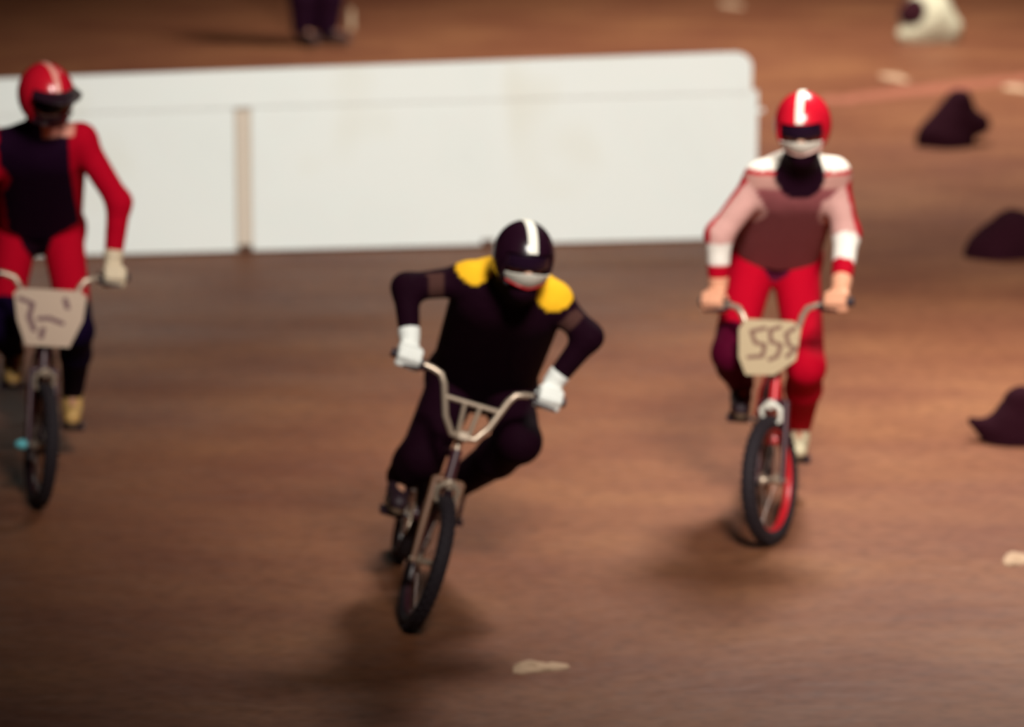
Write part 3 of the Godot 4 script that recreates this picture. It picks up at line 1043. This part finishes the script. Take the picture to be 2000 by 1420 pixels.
func riders() -> void:
	# ---- middle rider, in black with yellow shoulders, leaning into the turn
	var p1 := Vector3(-0.383, 0, 4.363)
	var s1 := bicycle("chrome bicycle leaning into the turn under the black and yellow rider", p1, {"yaw": 4.0, "lean": 17.0, "steer": 5.0, "crank": 8.0, "frame_m": M.plum_enamel, "fork_m": M.tan_enamel, "rim_m": M.plum_enamel, "bar_half": 0.325})
	var j1 := {"head": Vector3(0.424, 1.345, -0.12), "shL": Vector3(0.225, 1.225, -0.33), "shR": Vector3(0.535, 1.15, -0.33), "elL": Vector3(-0.005, 1.205, -0.3), "elR": Vector3(0.665, 1.02, -0.3), "hipL": Vector3(0.18, 0.77, -0.75), "hipR": Vector3(0.355, 0.735, -0.75), "knL": Vector3(0.045, 0.54, -0.4), "knR": Vector3(0.41, 0.6, -0.4)}
	seat_on(j1, s1)
	var yl := Vector3(0.258, 1.285, -0.31)
	var yr := Vector3(0.53, 1.2, -0.29)
	person("crouched rider in black with yellow shoulder patches and white gloves", p1, j1, {
		"head": [14.0, 2.0, -7.0], "high_neck": true, "girth": 1.26, "hem": 0.05, "baggy": 0.018, "gloves": M.white_glove, "shoes": M.black_shoe, "helmet": M.black_helmet, "stripe_m": M.white_stripe, "stripe_w": 0.022,
		"guard_m": M.white_plastic, "trim_m": M.red_enamel, "jersey_label": "black jersey with yellow shoulder patches",
		"jersey": func(p: Vector3) -> Color:
			if p.distance_to(yl) < 0.085 or p.distance_to(yr) < 0.085:
				return Color(0.8, 0.42, 0.018)
			var z := zone(p, j1)
			if z[0].begins_with("upper_arm") and z[1] > 0.42 and z[1] < 0.66 and p.z > -0.285:
				return Color(0.06, 0.026, 0.02)
			return PLUM,
		"trousers": func(_p: Vector3) -> Color: return PLUM})
	# ---- right rider, in red and white, upright on the pedals
	var p2 := Vector3(0.996, 0, 3.191)
	var face2 := plate_print([[Vector2(0.42, 0.16), Vector2(0.2, 0.22), Vector2(0.26, 0.42), Vector2(0.42, 0.46), Vector2(0.38, 0.66), Vector2(0.16, 0.68)], [Vector2(0.66, 0.14), Vector2(0.5, 0.2), Vector2(0.52, 0.4), Vector2(0.68, 0.46), Vector2(0.62, 0.66), Vector2(0.5, 0.72)], [Vector2(0.9, 0.16), Vector2(0.76, 0.26), Vector2(0.8, 0.46), Vector2(0.92, 0.52), Vector2(0.78, 0.66)]], lin(0.5, 0.38, 0.24), lin(0.2, 0.1, 0.075))
	var s2 := bicycle("red wheeled bicycle with a pale number plate under the red and white rider", p2, {"yaw": -3.0, "lean": 3.0, "steer": -23.0, "crank": 40.0, "frame_m": M.red_enamel, "fork_m": M.plum_enamel, "rim_m": M.red_enamel, "brake_m": M.white_plastic, "plate_m": face2,
		"plate": [Vector2(-0.1, -0.12), Vector2(0.02, -0.12), Vector2(0.11, -0.06), Vector2(0.13, 0.06), Vector2(0.1, 0.09), Vector2(-0.1, 0.1), Vector2(-0.13, 0.06), Vector2(-0.13, -0.05)]})
	var j2 := {"head": Vector3(0.137, 1.615, -0.22), "shL": Vector3(-0.01, 1.385, -0.37), "shR": Vector3(0.268, 1.4, -0.37), "elL": Vector3(-0.18, 1.165, -0.34), "elR": Vector3(0.325, 1.17, -0.34), "hipL": Vector3(-0.012, 1.0, -0.74), "hipR": Vector3(0.15, 1.0, -0.74), "knL": Vector3(-0.124, 0.682, -0.36), "knR": Vector3(0.178, 0.617, -0.4)}
	seat_on(j2, s2)
	person("upright rider in red trousers and a white-sleeved jersey beside the dark tyres", p2, j2, {
		"head": [-10.0, 6.0, 2.0], "high_neck": true, "shoesL": M.black_shoe, "baggy": 0.012, "girth": 1.12, "hem": 0.14, "sleeve": 0.006, "gloves": M.tan_glove, "shoes": M.white_shoe, "helmet": M.red_helmet, "stripe_m": M.white_stripe, "stripe_w": 0.018,  # left shoe blackened: shade painted onto one of a white pair
		"guard_m": M.white_plastic, "trim_m": M.pale_pink_plastic, "jersey_label": "white and red jersey with a dusky red chest",
		"jersey": func(p: Vector3) -> Color:
			var z := zone(p, j2)
			if z[0].begins_with("forearm"):
				return RED if z[1] > 0.6 else Color(0.72, 0.66, 0.6)
			if z[0].begins_with("upper_arm"):
				var mid: float = lerpf(j2.shL.x, j2.elL.x, z[1]) if z[0].ends_with("l") else lerpf(j2.shR.x, j2.elR.x, z[1])
				var outer: float = (mid - p.x) if z[0].ends_with("l") else (p.x - mid)
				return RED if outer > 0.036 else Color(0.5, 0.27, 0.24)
			if p.distance_to(j2.head + Vector3(0, -0.17, 0.02)) < 0.14:
				return PLUM
			if p.y > 1.43:
				return Color(0.75, 0.68, 0.6)
			if p.y > 1.41:
				return RED
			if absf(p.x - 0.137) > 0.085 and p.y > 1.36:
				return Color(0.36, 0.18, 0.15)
			return Color(0.2, 0.055, 0.06),
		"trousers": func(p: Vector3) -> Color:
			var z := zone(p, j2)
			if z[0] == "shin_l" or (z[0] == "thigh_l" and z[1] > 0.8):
				return Color(0.06, 0.002, 0.012)  # shade on the left lower leg painted into the red cloth
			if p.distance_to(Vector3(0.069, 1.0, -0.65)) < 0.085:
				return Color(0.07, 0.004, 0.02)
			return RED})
	# ---- left rider, red sleeves, cut by the left edge of the picture
	var p3 := Vector3(-1.92, 0, 2.622)
	var face3 := plate_print([[Vector2(0.08, 0.18), Vector2(0.26, 0.26), Vector2(0.22, 0.5), Vector2(0.3, 0.72)], [Vector2(0.36, 0.52), Vector2(0.5, 0.5), Vector2(0.68, 0.58)], [Vector2(0.7, 0.16), Vector2(0.74, 0.3)], [Vector2(0.42, 0.7), Vector2(0.4, 0.84)]], lin(0.5, 0.36, 0.27), lin(0.12, 0.04, 0.05))
	var s3 := bicycle("dark bicycle with a wide number plate and pale blue axle cap at the left edge", p3, {"yaw": 6.0, "lean": 3.0, "steer": 11.0, "crank": 42.0, "frame_m": M.plum_enamel, "fork_m": M.plum_enamel, "plate_m": face3, "rim_m": M.plum_enamel, "reflector_m": M.pale_blue_plastic, "cap_m": M.pale_blue_plastic, "bar_half": 0.32,
		"plate": [Vector2(-0.09, -0.13), Vector2(0.09, -0.13), Vector2(0.14, -0.02), Vector2(0.15, 0.08), Vector2(0.12, 0.1), Vector2(-0.12, 0.1), Vector2(-0.15, 0.08), Vector2(-0.13, -0.03)]})
	var j3 := {"head": Vector3(0.046, 1.645, -0.2), "shL": Vector3(-0.165, 1.42, -0.37), "shR": Vector3(0.16, 1.445, -0.37), "elL": Vector3(-0.293, 1.18, -0.36), "elR": Vector3(0.314, 1.188, -0.36), "hipL": Vector3(-0.15, 1.0, -0.74), "hipR": Vector3(0.03, 1.01, -0.74), "knL": Vector3(-0.18, 0.665, -0.36), "knR": Vector3(0.13, 0.65, -0.36)}
	seat_on(j3, s3)
	person("rider with red sleeves and dark chest at the left edge", p3, j3, {
		"head": [30.0, 14.0, 0.0], "girth": 1.05, "hem": 0.12, "gloves": M.cream_glove, "shoes": M.yellow_shoe, "helmet": M.red_helmet, "stripe_m": M.pink_stripe, "stripe_w": 0.014, "visor_m": M.black_plastic,
		"guard_m": M.black_plastic, "jersey_label": "red sleeved jersey with a dark chest", "trousers_label": "red trousers, dark below the knee",
		"jersey": func(p: Vector3) -> Color:
			var z := zone(p, j3)
			if z[0] != "torso":
				return RED
			if p.y > 1.47 and p.x > 0.02 and p.x < 0.14 and p.z > -0.36:
				return Color(0.62, 0.26, 0.2)
			if p.x > 0.12 or p.x < -0.17:
				return RED
			return Color(0.01, 0.002, 0.008),
		"trousers": func(p: Vector3) -> Color:
			var z := zone(p, j3)
			if z[0].begins_with("shin") or (z[0].begins_with("thigh") and z[1] > 0.78):
				return Color(0.007, 0.003, 0.012)
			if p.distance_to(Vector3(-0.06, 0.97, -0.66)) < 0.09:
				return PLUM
			return RED})


func marshal() -> void:
	var at := Vector3(-1.38, 0, -10.3)
	var J := {"head": Vector3(0.03, 1.62, 0.0), "shL": Vector3(-0.19, 1.4, -0.02), "shR": Vector3(0.19, 1.4, -0.02), "elL": Vector3(-0.27, 1.14, -0.03), "elR": Vector3(0.27, 1.14, -0.03), "wrL": Vector3(-0.27, 0.9, 0.06), "wrR": Vector3(0.27, 0.9, 0.06), "hipL": Vector3(-0.095, 0.92, 0), "hipR": Vector3(0.095, 0.92, 0), "knL": Vector3(-0.11, 0.5, 0.03), "knR": Vector3(0.1, 0.5, 0.03), "anL": Vector3(-0.11, 0.11, -0.02), "anR": Vector3(0.06, 0.11, -0.02), "toeL": Vector3(-0.02, 0.058, 0.15), "toeR": Vector3(0.2, 0.058, 0.09), "foot_b": Basis.IDENTITY, "grip_b": Basis(Vector3.RIGHT, PI * 0.5)}
	J.gripL = J.wrL + Vector3(0, -0.09, 0.0)
	J.gripR = J.wrR + Vector3(0, -0.09, 0.0)
	person("person in dark trousers and shoes standing behind the barrier", at, J, {"head": [10.0, 4.0, 0.0], "hem": 0.0, "baggy": 0.042, "shoes": M.black_shoe,
		"jersey": func(_p: Vector3) -> Color: return Color(0.03, 0.012, 0.03),
		"trousers": func(_p: Vector3) -> Color: return Color(0.022, 0.006, 0.018)})
	var st := MB.new()
	st.tube([Vector3(0, -0.02, 0), Vector3(0, 0.09, 0), Vector3(0, 0.15, 0)], [0.02, 0.02, 0.012], 10)
	single("marker_stake", st, M.pale_paper, "short pale stake beside the standing person's shoe", "stake", Vector3(-1.18, 0, -11.1))


func ground_things() -> void:
	M.rock.metallic_specular = 0.15
	var dark := Color(0.022, 0.004, 0.01)
	rock("white rock with the shade of a hollow painted on at the far right corner", Vector3(3.0, 0, -10.55), [[Vector3(-0.02, 0.1, 0), Vector3(0.0, 0.27, -0.03), 0.15, 0.14], [Vector3(0.04, 0.18, 0.0), Vector3(0.13, 0.09, 0.0), 0.15, 0.12], [Vector3(-0.18, 0.05, 0.05), Vector3(-0.1, 0.05, 0.05), 0.06, 0.08], [Vector3(-0.14, 0.18, 0.03), Vector3(-0.1, 0.22, 0.02), 0.1, 0.11]], Color(0.56, 0.52, 0.38), 4, Vector4(-0.15, 0.23, 0.11, 0.115))
	rock("dark pointed rock on the right, farthest of the three dark ones", Vector3(2.7, 0, -6.1), [[Vector3(-0.03, 0.05, 0), Vector3(0.04, 0.25, -0.02), 0.19, 0.1], [Vector3(-0.16, 0.03, 0.05), Vector3(0.02, 0.03, 0.06), 0.07, 0.08], [Vector3(0.09, 0.14, -0.03), Vector3(0.17, 0.12, -0.05), 0.11, 0.08]], dark, 5)
	rock("dark dome-shaped rock on the right, middle one of the three dark ones", Vector3(2.62, 0, -2.6), [[Vector3(-0.04, 0.02, 0), Vector3(0.04, 0.11, 0), 0.17, 0.15], [Vector3(-0.16, 0.02, 0.03), Vector3(0.0, 0.02, 0.05), 0.07, 0.08], [Vector3(0.1, 0.05, 0), Vector3(0.22, 0.02, 0), 0.13, 0.1]], dark, 6)
	rock("dark rock with a low spur at the right edge, nearest of the three dark ones", Vector3(2.18, 0, 1.5), [[Vector3(-0.01, 0.04, 0), Vector3(0.02, 0.16, 0), 0.14, 0.09], [Vector3(-0.19, 0.085, 0.0), Vector3(-0.06, 0.02, 0.02), 0.03, 0.075], [Vector3(0.1, 0.05, 0), Vector3(0.2, 0.02, 0), 0.12, 0.1]], dark, 7)
	scrap("crumpled tan paper scrap on the dirt nearest the camera", Vector3(0.09, 0, 4.873), 0.2, 0.12, 8.0, M.paper, 1)
	scrap("pale scrap on the dirt at the lower right edge", Vector3(1.955, 0, 3.45), 0.12, 0.16, -20.0, M.paper, 2)
	scrap("small pale scrap between the white tyre and the red chalk line", Vector3(2.593, 0, -8.777), 0.12, 0.3, 25.0, M.paper, 3)
	scrap("small pale scrap at the right edge beyond the red chalk line", Vector3(3.37, 0, -8.3), 0.12, 0.3, 25.0, M.paper, 4)
	scrap("small pale scrap on the dirt at the top edge", Vector3(1.667, 0, -12.4), 0.12, 0.3, 25.0, M.paper, 5)
	var ln := MB.new()
	var a := Vector3(2.0, 0.0, -7.75)
	var b := Vector3(4.4, 0.0, -9.4)
	var side := (b - a).cross(Vector3.UP).normalized()
	var rng := RandomNumberGenerator.new()
	rng.seed = 77
	var prev := []
	for k in 33:
		var p := a.lerp(b, k / 32.0)
		var w := 0.12 + rng.randf_range(-0.05, 0.05)
		var row := [ln.vert(p - side * w), ln.vert(p - side * w * 0.9 + Vector3(0, 0.003, 0)), ln.vert(p + side * w * 0.9 + Vector3(0, 0.003, 0)), ln.vert(p + side * w)]
		if prev:
			for q in 3:
				ln.quad(prev[q], row[q], row[q + 1], prev[q + 1])
		prev = row
	single("chalk_line", ln, M.red_chalk, "faint red chalk line on the dirt beyond the barrier's right end", "line")
